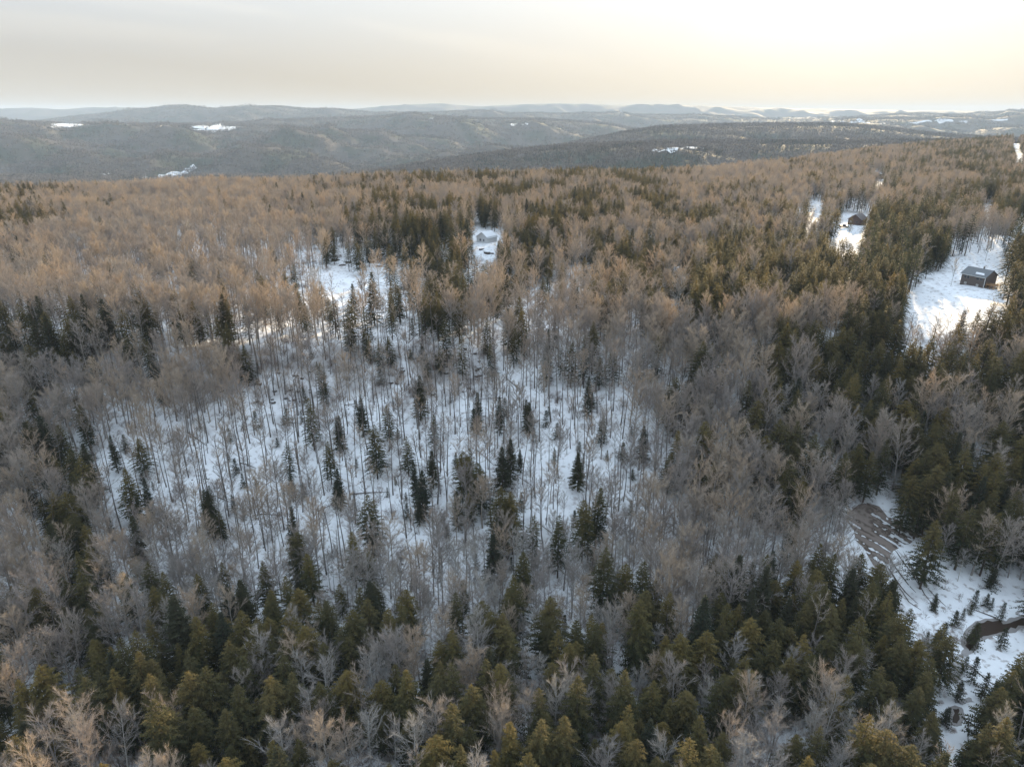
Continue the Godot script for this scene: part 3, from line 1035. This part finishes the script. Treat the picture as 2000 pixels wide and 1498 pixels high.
func build_road() -> void:
	var m := mat(0.8)
	var line := [1488, 486, 1510, 475, 1535, 462, 1558, 446, 1575, 430, 1588, 414, 1584, 398, 1578, 388]
	tag(strip("road", line, 6.0, 0.12, m, Color(0.62, 0.61, 0.61)), "snowy woodland road winding through the plateau wood", "road", "", "structure")
	for off in [-1.3, 1.3]:
		var shifted := []
		for i in range(0, line.size(), 2):
			shifted.append(line[i] + off * 2.2)
			shifted.append(line[i + 1] + off * 0.5)
		tag(strip("wheel_track", shifted, 0.7, 0.16, m, Color(0.22, 0.18, 0.15)), "brown wheel track worn in the snowy road", "track", "", "structure")
	tag(strip("lane", [1978, 278, 1986, 290, 1990, 304, 1996, 318, 2012, 322], 9.0, 0.2, m, Color(0.8, 0.8, 0.8)), "bright snowy lane through far woods at the right edge", "lane", "", "structure")

func rock_mesh(k: int, m: Material) -> ArrayMesh:
	var b := Buf.new()
	var nz := FastNoiseLite.new()
	nz.seed = 50 + k
	nz.frequency = 0.7
	var rings := []
	for j in 7:
		var ring := []
		for i in 10:
			var th := PI * j / 6.0
			var ph := TAU * i / 10.0
			var d := Vector3(sin(th) * cos(ph), cos(th), sin(th) * sin(ph))
			ring.append(d * (1.0 + 0.55 * nz.get_noise_3dv(d * 1.6)) * Vector3(1.1, 0.7, 0.9))
		rings.append(ring)
	for j in 6:
		for i in 10:
			var mid: Vector3 = (rings[j][i] + rings[j + 1][(i + 1) % 10]) * 0.5
			var col := Color(0.7, 0.71, 0.73) if mid.y > 0.62 and j < 1 else shade(Color(0.085, 0.07, 0.062), 0.25)
			b.quad(rings[j][i], rings[j + 1][i], rings[j + 1][(i + 1) % 10], rings[j][(i + 1) % 10], col)
	return b.mesh(ArrayMesh.new(), m)

func build_rocks_and_logs() -> void:
	var m := mat(0.9)
	var rocks := []
	for k in 5: rocks.append(rock_mesh(k, m))
	var marks := [940, 487, 951, 494, 961, 495, 680, 512, 700, 515, 725, 512, 655, 508, 820, 455, 850, 452, 740, 520, 668, 518, 890, 470, 862, 462, 880, 480]
	var sized := []
	for i in range(0, marks.size(), 2):
		sized.append([spot(marks[i], marks[i + 1]), rng.randf_range(1.0, 1.9)])
	for i in 46:
		sized.append([spot(rng.randf_range(760, 940), rng.randf_range(655, 775)), rng.randf_range(0.3, 0.7)])
	for i in 30:
		sized.append([spot(rng.randf_range(420, 640), rng.randf_range(720, 790)), rng.randf_range(0.3, 0.7)])
	sized.sort_custom(func(a, b): return survey(a[0]).x < survey(b[0]).x)
	var counts := {}
	for q in sized:
		var s := survey(q[0])
		var key := band(s.y) + "|" + side_of(s.x)
		counts[key] = counts.get(key, 0) + 1
	var seen := {}
	for q in sized:
		var s := survey(q[0])
		var key := band(s.y) + "|" + side_of(s.x)
		var i: int = seen.get(key, 0)
		seen[key] = i + 1
		var o := part(numbered("boulder"), rocks[rng.randi() % 5], self)
		o.position = q[0] + Vector3(0, -q[1] * 0.05, 0)
		o.rotation.y = rng.randf() * TAU
		o.scale = Vector3(1.15, 0.6, 1.0) * q[1]
		var w: PackedStringArray = key.split("|")
		tag(o, "dark %s rock, %s in %s of %s" % ["large" if q[1] > 1.4 else "small", ordinal(i, counts[key]), w[1], w[0]], "rock", "dark rocks in the snow")
	var stones := []
	for i in 1800:
		var f := rng.randf_range(100, 215)
		var x := rng.randf_range(-0.75, 0.6) * f
		if n_stand.get_noise_2d(x * 2.0 + 50.0, f * 2.0) < rng.randf_range(-0.3, 0.3): continue
		var p := Vector3(x, ground(x, f), -f)
		var s := rng.randf_range(0.06, 0.22)
		stones.append([Transform3D(Basis(Vector3.UP, rng.randf() * TAU).scaled(Vector3(s * 1.2, s, s)), p), Color.WHITE])
	scatter("stones", rocks[0], stones, "small dark stones and stumps poking through the slope snow", "stones")
	# fallen logs
	var logs := [797, 671, 815, 653, 672, 792, 738, 785, 932, 880, 965, 910, 355, 1093, 380, 1078, 424, 972, 453, 983, 508, 1005, 541, 1007, 581, 957, 600, 979, 683, 966, 760, 961, 884, 1076, 924, 1063,
		367, 846, 404, 872, 319, 868, 349, 855, 780, 1080, 800, 1070, 730, 1148, 756, 1136, 945, 740, 980, 728, 560, 800, 590, 792, 470, 905, 500, 915, 1010, 930, 1040, 950, 620, 1000, 650, 985, 850, 640, 880, 632, 1820, 1330, 1850, 1345, 1880, 1400, 1895, 1420]
	var lst := []
	for i in range(0, logs.size(), 4):
		lst.append([spot(logs[i], logs[i + 1]), spot(logs[i + 2], logs[i + 3])])
	for i in 14:
		var a := spot(rng.randf_range(120, 1280), rng.randf_range(700, 1180))
		var an := rng.randf() * TAU
		var b := a + Vector3(cos(an), 0, sin(an)) * rng.randf_range(5, 11)
		lst.append([a, Vector3(b.x, ground(b.x, -b.z), b.z)])
	for i in 7:
		var a := spot(rng.randf_range(1760, 1960), rng.randf_range(1180, 1430))
		var an := rng.randf() * TAU
		var b := a + Vector3(cos(an), 0, sin(an)) * rng.randf_range(3, 6)
		lst.append([a, Vector3(b.x, ground(b.x, -b.z), b.z)])
	lst.sort_custom(func(a, b): return survey(a[0]).x < survey(b[0]).x)
	counts = {}
	for q in lst:
		var s := survey(q[0])
		var key := band(s.y) + "|" + side_of(s.x)
		counts[key] = counts.get(key, 0) + 1
	seen = {}
	for q in lst:
		var s := survey(q[0])
		var key := band(s.y) + "|" + side_of(s.x)
		var i: int = seen.get(key, 0)
		seen[key] = i + 1
		var b := Buf.new()
		var e: Vector3 = q[1] - q[0]
		var r := rng.randf_range(0.08, 0.16)
		var up := Vector3(0, r * 0.8, 0)
		b.tube([up, e * 0.5 + up * 1.6, e + up], [r, r * 0.75, r * 0.3], 6, shade(Color(0.10, 0.08, 0.07), 0.25))
		for k in 5:
			var p := e * rng.randf_range(0.35, 0.95) + up
			b.tube([p, p + (jig(0.7) + Vector3(0, 0.8, 0)) * rng.randf_range(0.6, 1.4)], [0.05, 0.015], 3, Color(0.10, 0.08, 0.07))
		var o := solid("fallen_log", b, m)
		o.position = q[0]
		var w: PackedStringArray = key.split("|")
		tag(o, "dark fallen log on snow, %s in %s of %s" % [ordinal(i, counts[key]), w[1], w[0]], "log", "fallen logs on the slope")

func build_prototypes() -> void:
	var m_stem := mat(0.9)
	var m_twig := mat(0.85, 0.6)
	var m_leaf := mat(0.75, 0.9)
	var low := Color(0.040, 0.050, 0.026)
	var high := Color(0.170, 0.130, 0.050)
	for k in 11:
		var h := 18.0
		add_proto("hemlock_tree", hemlock(h, rng.randf_range(3.7, 5.6), low, high.lerp(Color(0.10, 0.088, 0.038), rng.randf()), rng.randf_range(0.7, 1.15)), h, m_stem, m_leaf)
	for k in 4:
		var h := 16.0
		add_proto("spruce_tree", whorled(h, rng.randf_range(2.9, 4.0), 0.13, 0.48, 8, 0.24, Color(0.056, 0.060, 0.036), 0.9, 0.78), h, m_stem, m_leaf)
	for k in 3:
		var h := 20.0
		add_proto("pine_tree", whorled(h, rng.randf_range(3.8, 4.6), 0.3, 1.15, 6, 0.02, Color(0.052, 0.062, 0.034), 0.8, 0.62), h, m_stem, m_leaf)
	for k in 3:
		var h := 5.0
		add_proto("sapling_tree", whorled(h, rng.randf_range(1.4, 2.0), 0.05, 0.36, 8, 0.15, Color(0.052, 0.060, 0.036), 0.6, 0.8), h, m_stem, m_leaf)
	for k in 11:
		var h := 18.0
		var tw := Color(0.37, 0.305, 0.26).lerp(Color(0.35, 0.315, 0.29), rng.randf())
		add_proto("hardwood_tree", hardwood(h, rng.randf_range(0.26, 0.58), rng.randf_range(3.4, 5.6), 14 + (k % 4) * 3, 9, 12 + (k % 3) * 3, 0.20, Color(0.29, 0.265, 0.245), tw), h, m_stem, m_twig)
	for k in 6:
		var h := 17.0
		add_proto("pole_tree", hardwood(h, rng.randf_range(0.62, 0.76), rng.randf_range(1.4, 2.3), 9, 5, 6, 0.14, Color(0.13, 0.115, 0.105), Color(0.34, 0.295, 0.26)), h, m_stem, m_twig)
	for k in 4:
		var h := 16.0
		add_proto("birch_tree", hardwood(h, rng.randf_range(0.35, 0.45), rng.randf_range(2.9, 3.8), 17, 9, 13, 0.16, Color(0.44, 0.42, 0.395), Color(0.40, 0.37, 0.345), true), h, m_stem, m_twig)

const SKINDS := ["hemlock_tree", "spruce_tree", "pine_tree", "birch_tree"]

func place_landmarks() -> void:
	# tops of trees that stand out: column, row, kind * 100 + height in metres
	var tops := [
		1023, 1076, 17, 1003, 1125, 19, 1072, 1169, 18, 1182, 1071, 21, 1257, 1173, 20, 1158, 1277, 18, 1129, 1321, 20, 1060, 1341, 17, 1224, 1314, 20,
		1272, 1328, 15, 884, 1374, 19, 994, 1411, 17, 1058, 1407, 18, 1222, 1407, 17, 957, 1195, 17, 985, 1221, 17, 858, 1253, 14, 943, 1288, 17, 977, 1297, 17,
		1180, 1219, 13, 1345, 1349, 15, 719, 965, 17, 685, 1038, 16, 719, 1078, 13, 975, 953, 20, 1001, 961, 18, 1039, 1005, 16, 1142, 976, 18, 1169, 950, 18,
		855, 1297, 16, 106, 1019, 13, 384, 1118, 14, 512, 1096, 15, 600, 1078, 15, 468, 1135, 115, 437, 1144, 115, 411, 1177, 16, 470, 1191, 17, 499, 1206, 17,
		591, 1224, 17, 523, 1239, 16, 638, 1177, 15, 75, 1301, 18, 155, 1323, 17, 33, 1327, 17, 289, 1370, 22, 282, 1319, 18, 399, 1303, 18, 366, 1312, 18,
		472, 1281, 16, 549, 1279, 16, 569, 1314, 18, 527, 1323, 18, 238, 1118, 12, 256, 1008, 118, 399, 957, 115, 563, 990, 115, 442, 1381, 16, 230, 1356, 14,
		680, 1242, 14, 622, 1330, 16, 530, 1451, 15, 581, 1444, 14,
		817, 735, 115, 975, 774, 113, 1035, 785, 111, 932, 766, 114, 703, 777, 113, 657, 814, 112, 907, 880, 16, 918, 877, 15, 997, 858, 114, 1131, 884, 112,
		1285, 656, 18, 1160, 629, 18, 859, 675, 11, 951, 620, 15, 687, 554, 116, 837, 530, 16, 1083, 616, 113, 808, 899, 113, 843, 880, 112, 1200, 675, 14,
		268, 556, 18, 343, 564, 17, 422, 587, 15, 506, 538, 19, 624, 709, 16, 602, 777, 17, 660, 813, 112, 72, 577, 118, 33, 593, 17, 88, 608, 17, 130, 617, 14,
		176, 611, 15, 60, 758, 15, 7, 806, 16, 213, 850, 112, 242, 916, 17, 268, 857, 12, 404, 960, 114, 657, 916, 113, 139, 685, 13, 37, 920, 14, 136, 927, 14, 99, 949, 14,
		1577, 786, 18, 1606, 1063, 15, 1577, 1179, 16, 1628, 1179, 17, 1617, 1142, 17, 1560, 1097, 15, 1543, 913, 14, 1623, 1233, 17, 1690, 1205, 18, 1719, 1301, 16,
		1654, 1318, 16, 1696, 1391, 20, 1730, 1425, 18, 1792, 1459, 17, 1792, 1340, 15, 1832, 1018, 19, 1874, 956, 19, 1900, 990, 18, 1951, 1001, 18, 1945, 958, 17,
		1716, 729, 16, 1640, 740, 17, 1685, 667, 19, 1707, 814, 17, 1736, 859, 17, 1651, 882, 17, 1784, 927, 18, 1815, 933, 18, 1857, 797, 17, 1787, 718, 14, 1815, 763, 13,
		1979, 978, 17, 1464, 1182, 110, 1413, 1159, 16, 1345, 1352, 14, 1416, 1318, 17, 1470, 1312, 14, 1781, 1188, 14, 1843, 1216, 13, 1973, 1408, 18, 1934, 1414, 16, 1747, 1131, 113,
		818, 478, 16, 838, 536, 17, 910, 428, 118, 965, 395, 19, 1030, 780, 110, 1805, 460, 18, 1888, 608, 117, 1915, 605, 15, 1940, 590, 18, 1985, 470, 20, 1665, 420, 12, 1640, 405, 16,
		1722, 885, 313, 1481, 1052, 314, 1594, 973, 315, 1634, 984, 314, 1543, 984, 312, 1889, 1075, 309, 1617, 825, 314, 1668, 825, 314, 1532, 757, 316,
		1268, 1041, 316, 939, 1133, 316, 738, 1261, 315, 913, 1202, 316, 1082, 998, 314, 1151, 1184, 315, 271, 1155, 312, 22, 1155, 314, 325, 1213, 314, 362, 1144, 315,
		124, 1407, 317, 216, 1411, 316, 600, 1349, 316, 581, 1279, 314, 110, 1063, 315, 1413, 1244, 314, 1549, 1267, 314, 1526, 1369, 313, 1538, 1035, 313, 1334, 1431, 314,
		1870, 505, 313, 1935, 470, 311, 1985, 1310, 17, 1960, 1345, 15, 1995, 1272, 16, 1905, 1452, 10, 1862, 1240, 13, 1822, 1288, 14, 1800, 1250, 14, 1762, 1240, 16, 1950, 1440, 14, 1830, 1395, 13, 988, 438, 114, 900, 432, 116, 972, 470, 109, 906, 470, 12]
	for i in range(0, tops.size(), 3):
		var h: float = (tops[i + 2] % 100) * 0.86
		var kind: String = SKINDS[int(tops[i + 2] / 100)]
		var lean := 0.0
		if kind == "birch_tree" and i % 4 == 0: lean = 0.22
		plant(kind, spot(tops[i], tops[i + 1], h), h, true, lean)
	for i in 34:
		plant("sapling_tree", spot(rng.randf_range(1740, 1960), rng.randf_range(1130, 1430)), rng.randf_range(2.0, 5.5), true)
	for i in 50:
		plant("sapling_tree", spot(rng.randf_range(150, 1250), rng.randf_range(730, 1120)), rng.randf_range(1.8, 6.0), true)

func too_near(p: Vector3, grid: Dictionary, gap: float) -> bool:
	var ci := int(floor(p.x / 3.0))
	var cj := int(floor(p.z / 3.0))
	for a in range(-1, 2):
		for b in range(-1, 2):
			for q in grid.get(Vector2i(ci + a, cj + b), []):
				if Vector2(q.x - p.x, q.z - p.z).length() < gap:
					return true
	return false

func keep(p: Vector3, grid: Dictionary) -> void:
	var key := Vector2i(int(floor(p.x / 3.0)), int(floor(p.z / 3.0)))
	if not grid.has(key): grid[key] = []
	grid[key].append(p)

func place_woods() -> void:
	var grid := {}
	for kind in stock:
		for t in stock[kind]:
			keep(t.p, grid)
	# near and middle distance: cells that grow with distance only past the plateau
	var f := 58.0
	while f < 2100.0:
		var cell := 2.9 if f < 210.0 else 3.4 if f < 330.0 else lerpf(4.6, 6.6, clampf((f - 330.0) / 1500.0, 0.0, 1.0))
		var half := f * 0.86 + 30.0
		var x := -half
		while x < half:
			var px := x + rng.randf() * cell
			var pf := f + rng.randf() * cell
			x += cell
			var g := ground(px, pf)
			var p := Vector3(px, g, -pf)
			var foot := survey(p)
			if foot.x < -140.0 or foot.x > 2140.0: continue
			if clear_at(foot): continue
			var mid := survey(p + Vector3(0, 10.0, 0))
			if pf > 1350.0 and pf > look(edge_tab, bearing_of(px, pf)) + 120.0: continue
			var patch := n_stand.get_noise_2d(px, pf)
			var con := density(CONIFER, mid.x, mid.y)
			var hw := density(HARDWOOD, mid.x, mid.y)
			var in_clear := clear_at(mid)
			if not in_clear and mid.y < 520.0:
				var tip := survey(p + Vector3(0, 15.0, 0))
				in_clear = in_any(tip, [clearings[1], clearings[2]])
			var area := cell * cell
			var roll := rng.randf()
			var clump := patch if pf < 330.0 else 1.3 * n_mid.get_noise_2d(px * 2.2 + 700.0, pf * 2.2)
			var pc := pow(con, 1.5) * area / (8.0 if pf < 330.0 else 14.0) * clampf(1.0 + 2.8 * clump, 0.04, 2.8)
			var snowy := mid.y > 700.0 and mid.y < 1130.0 and mid.x < 1300.0 and mid.x > 180.0
			if snowy: pc *= 0.2
			if roll < pc:
				if in_clear or too_near(p, grid, 2.0): continue
				var k := rng.randf()
				if mid.x > 1650.0 and mid.y < 560.0 and k < 0.3:
					plant("pine_tree", p, rng.randf_range(15, 22))
				elif k < (0.38 if snowy else 0.10):
					plant("spruce_tree", p, rng.randf_range(6, 13) if snowy else rng.randf_range(11, 18))
				else:
					plant("hemlock_tree", p, rng.randf_range(12, 18) if mid.x > 1350.0 and mid.y < 1000.0 and pf < 330.0 else rng.randf_range(8, 15.5) if pf < 330.0 else rng.randf_range(12, 19))
				keep(p, grid)
				continue
			roll = rng.randf()
			if in_clear: continue
			var slope_zone := pf < 205.0 and hw < 0.6
			if slope_zone:
				if roll < (0.6 + 0.8 * hw if mid.y > 1090.0 else 0.9) * area / 11.6:
					if too_near(p, grid, 1.3): continue
					var kk := rng.randf()
					if kk < hw * (1.3 if pf < 135.0 else 0.30): plant("hardwood_tree", p, rng.randf_range(9, 15))
					elif kk > 0.93: plant("sapling_tree", p, rng.randf_range(2.0, 5.5))
					elif kk > (0.62 if mid.y > 1060.0 else 0.95): plant("birch_tree", p, rng.randf_range(9, 15))
					else: plant("pole_tree", p, rng.randf_range(6, 12) if rng.randf() < 0.22 else rng.randf_range(12.5, 19))
					keep(p, grid)
			else:
				if roll < pow(hw, 1.3) * area / (14.0 if pf > 205.0 else 8.0) * ((0.42 + 0.35 * (1.0 - smoothstep(450.0, 700.0, mid.x))) if pf > 205.0 and pf < 330.0 else 1.1):
					if too_near(p, grid, 1.6): continue
					var kk := rng.randf()
					if kk < (0.5 if pf < 330.0 and pf > 205.0 else (0.3 if pf < 420.0 else 0.0)): plant("pole_tree", p, rng.randf_range(12, 18))
					elif kk > 0.985: plant("birch_tree", p, rng.randf_range(12, 16))
					else: plant("hardwood_tree", p, rng.randf_range(13, 18) if pf < 330.0 else rng.randf_range(11, 17))
					keep(p, grid)
		f += cell

func scatter(called: String, m: Mesh, list: Array, label: String, category: String) -> void:
	if list.is_empty(): return
	var mm := MultiMesh.new()
	mm.transform_format = MultiMesh.TRANSFORM_3D
	mm.use_colors = true
	mm.mesh = m
	mm.instance_count = list.size()
	for i in list.size():
		mm.set_instance_transform(i, list[i][0])
		mm.set_instance_color(i, list[i][1])
	var mi := MultiMeshInstance3D.new()
	mi.name = numbered(called)
	mi.multimesh = mm
	add_child(mi)
	tag(mi, label, category, "", "stuff")

func build_brush() -> void:
	var m := mat(0.9, 0.3)
	var meshes := []
	for k in 3:
		meshes.append((brush(2.4, 14 + 4 * k, Color(0.22, 0.165, 0.135))[1] as Buf).mesh(ArrayMesh.new(), m))
	var lists := [[], [], []]
	for i in 60000:
		var pf := rng.randf_range(60.0, 330.0)
		var px := rng.randf_range(-0.85, 0.85) * pf
		var g := pf + 9.0 * n_mid.get_noise_2d(px, 333.0)
		var on := ledge_share(px) * smoothstep(176.0, 183.0, g) * (1.0 - smoothstep(197.0, 203.0, g))
		var patch := n_stand.get_noise_2d(px * 1.3 + 90.0, pf * 1.3)
		var p := Vector3(px, ground(px, pf), -pf)
		var at := survey(p)
		var hw := density(HARDWOOD, at.x, at.y - 30.0)
		var odds := on * 0.36 * smoothstep(-0.3, 0.1, patch) + 0.05 + 0.16 * smoothstep(0.55, 0.95, hw) + 0.12 * smoothstep(0.1, 0.4, patch) + 0.12 * smoothstep(1080.0, 1250.0, at.y)
		var s := rng.randf_range(0.45, 1.25)
		if at.x > 1700.0 and at.y > 1130.0 and at.y < 1500.0:
			odds = 0.05 + 0.30 * smoothstep(0.0, 0.3, patch)
			s *= 0.6
		elif clear_at(at): continue
		if rng.randf() > odds: continue
		lists[rng.randi() % 3].append([Transform3D(Basis(Vector3.UP, rng.randf() * TAU).scaled(Vector3(s, s * rng.randf_range(0.6, 1.2), s)), p), Color.WHITE * rng.randf_range(0.75, 1.3)])
	scatter("underbrush", meshes[0], lists[0], "thin brown leafless brush on the ledge and between the trunks", "brush")
	scatter("underbrush", meshes[1], lists[1], "brown leafless brush in clumps under the bare trees", "brush")
	scatter("underbrush", meshes[2], lists[2], "thick brown leafless brush on the ledge and slope", "brush")

func build_far_woods() -> void:
	var m := mat(0.9)
	var meshes := [far_clump(9, 17.0, 0.05).mesh(ArrayMesh.new(), m), far_clump(9, 17.0, 0.45).mesh(ArrayMesh.new(), m), far_clump(10, 17.0, 0.95).mesh(ArrayMesh.new(), m)]
	var lists := [[], [], []]
	var f := 1340.0
	while f < 9000.0:
		var cell := 30.0 * clampf(f / 3000.0, 0.75, 2.0)
		var half := f * 0.80
		var x := -half
		while x < half:
			var px := x + rng.randf() * cell
			var pf := f + rng.randf() * cell
			x += cell
			var p := Vector3(px, ground(px, pf) - 1.0, -pf)
			if pf < look(edge_tab, bearing_of(px, pf)) + 110.0: continue
			if in_any(survey(p), fields) and rng.randf() > 0.08: continue
			var g := n_far.get_noise_2d(px * 2.5, pf * 2.5) + 0.18 * rng.randf_range(-1, 1)
			var k := 0 if g < 0.0 else (1 if g < 0.16 else 2)
			var s := cell / 30.0
			lists[k].append([Transform3D(Basis(Vector3.UP, rng.randf() * TAU).scaled(Vector3(s, 0.85 + 0.15 * s, s)), p), Color.WHITE * rng.randf_range(0.85, 1.2)])
		f += cell
	scatter("far_hardwood_forest", meshes[0], lists[0], "far grey brown hardwood forest over the valley sides", "forest")
	scatter("far_mixed_forest", meshes[1], lists[1], "far mixed forest over the valley sides", "forest")
	scatter("far_conifer_forest", meshes[2], lists[2], "far dark conifer forest over the valley sides", "forest")
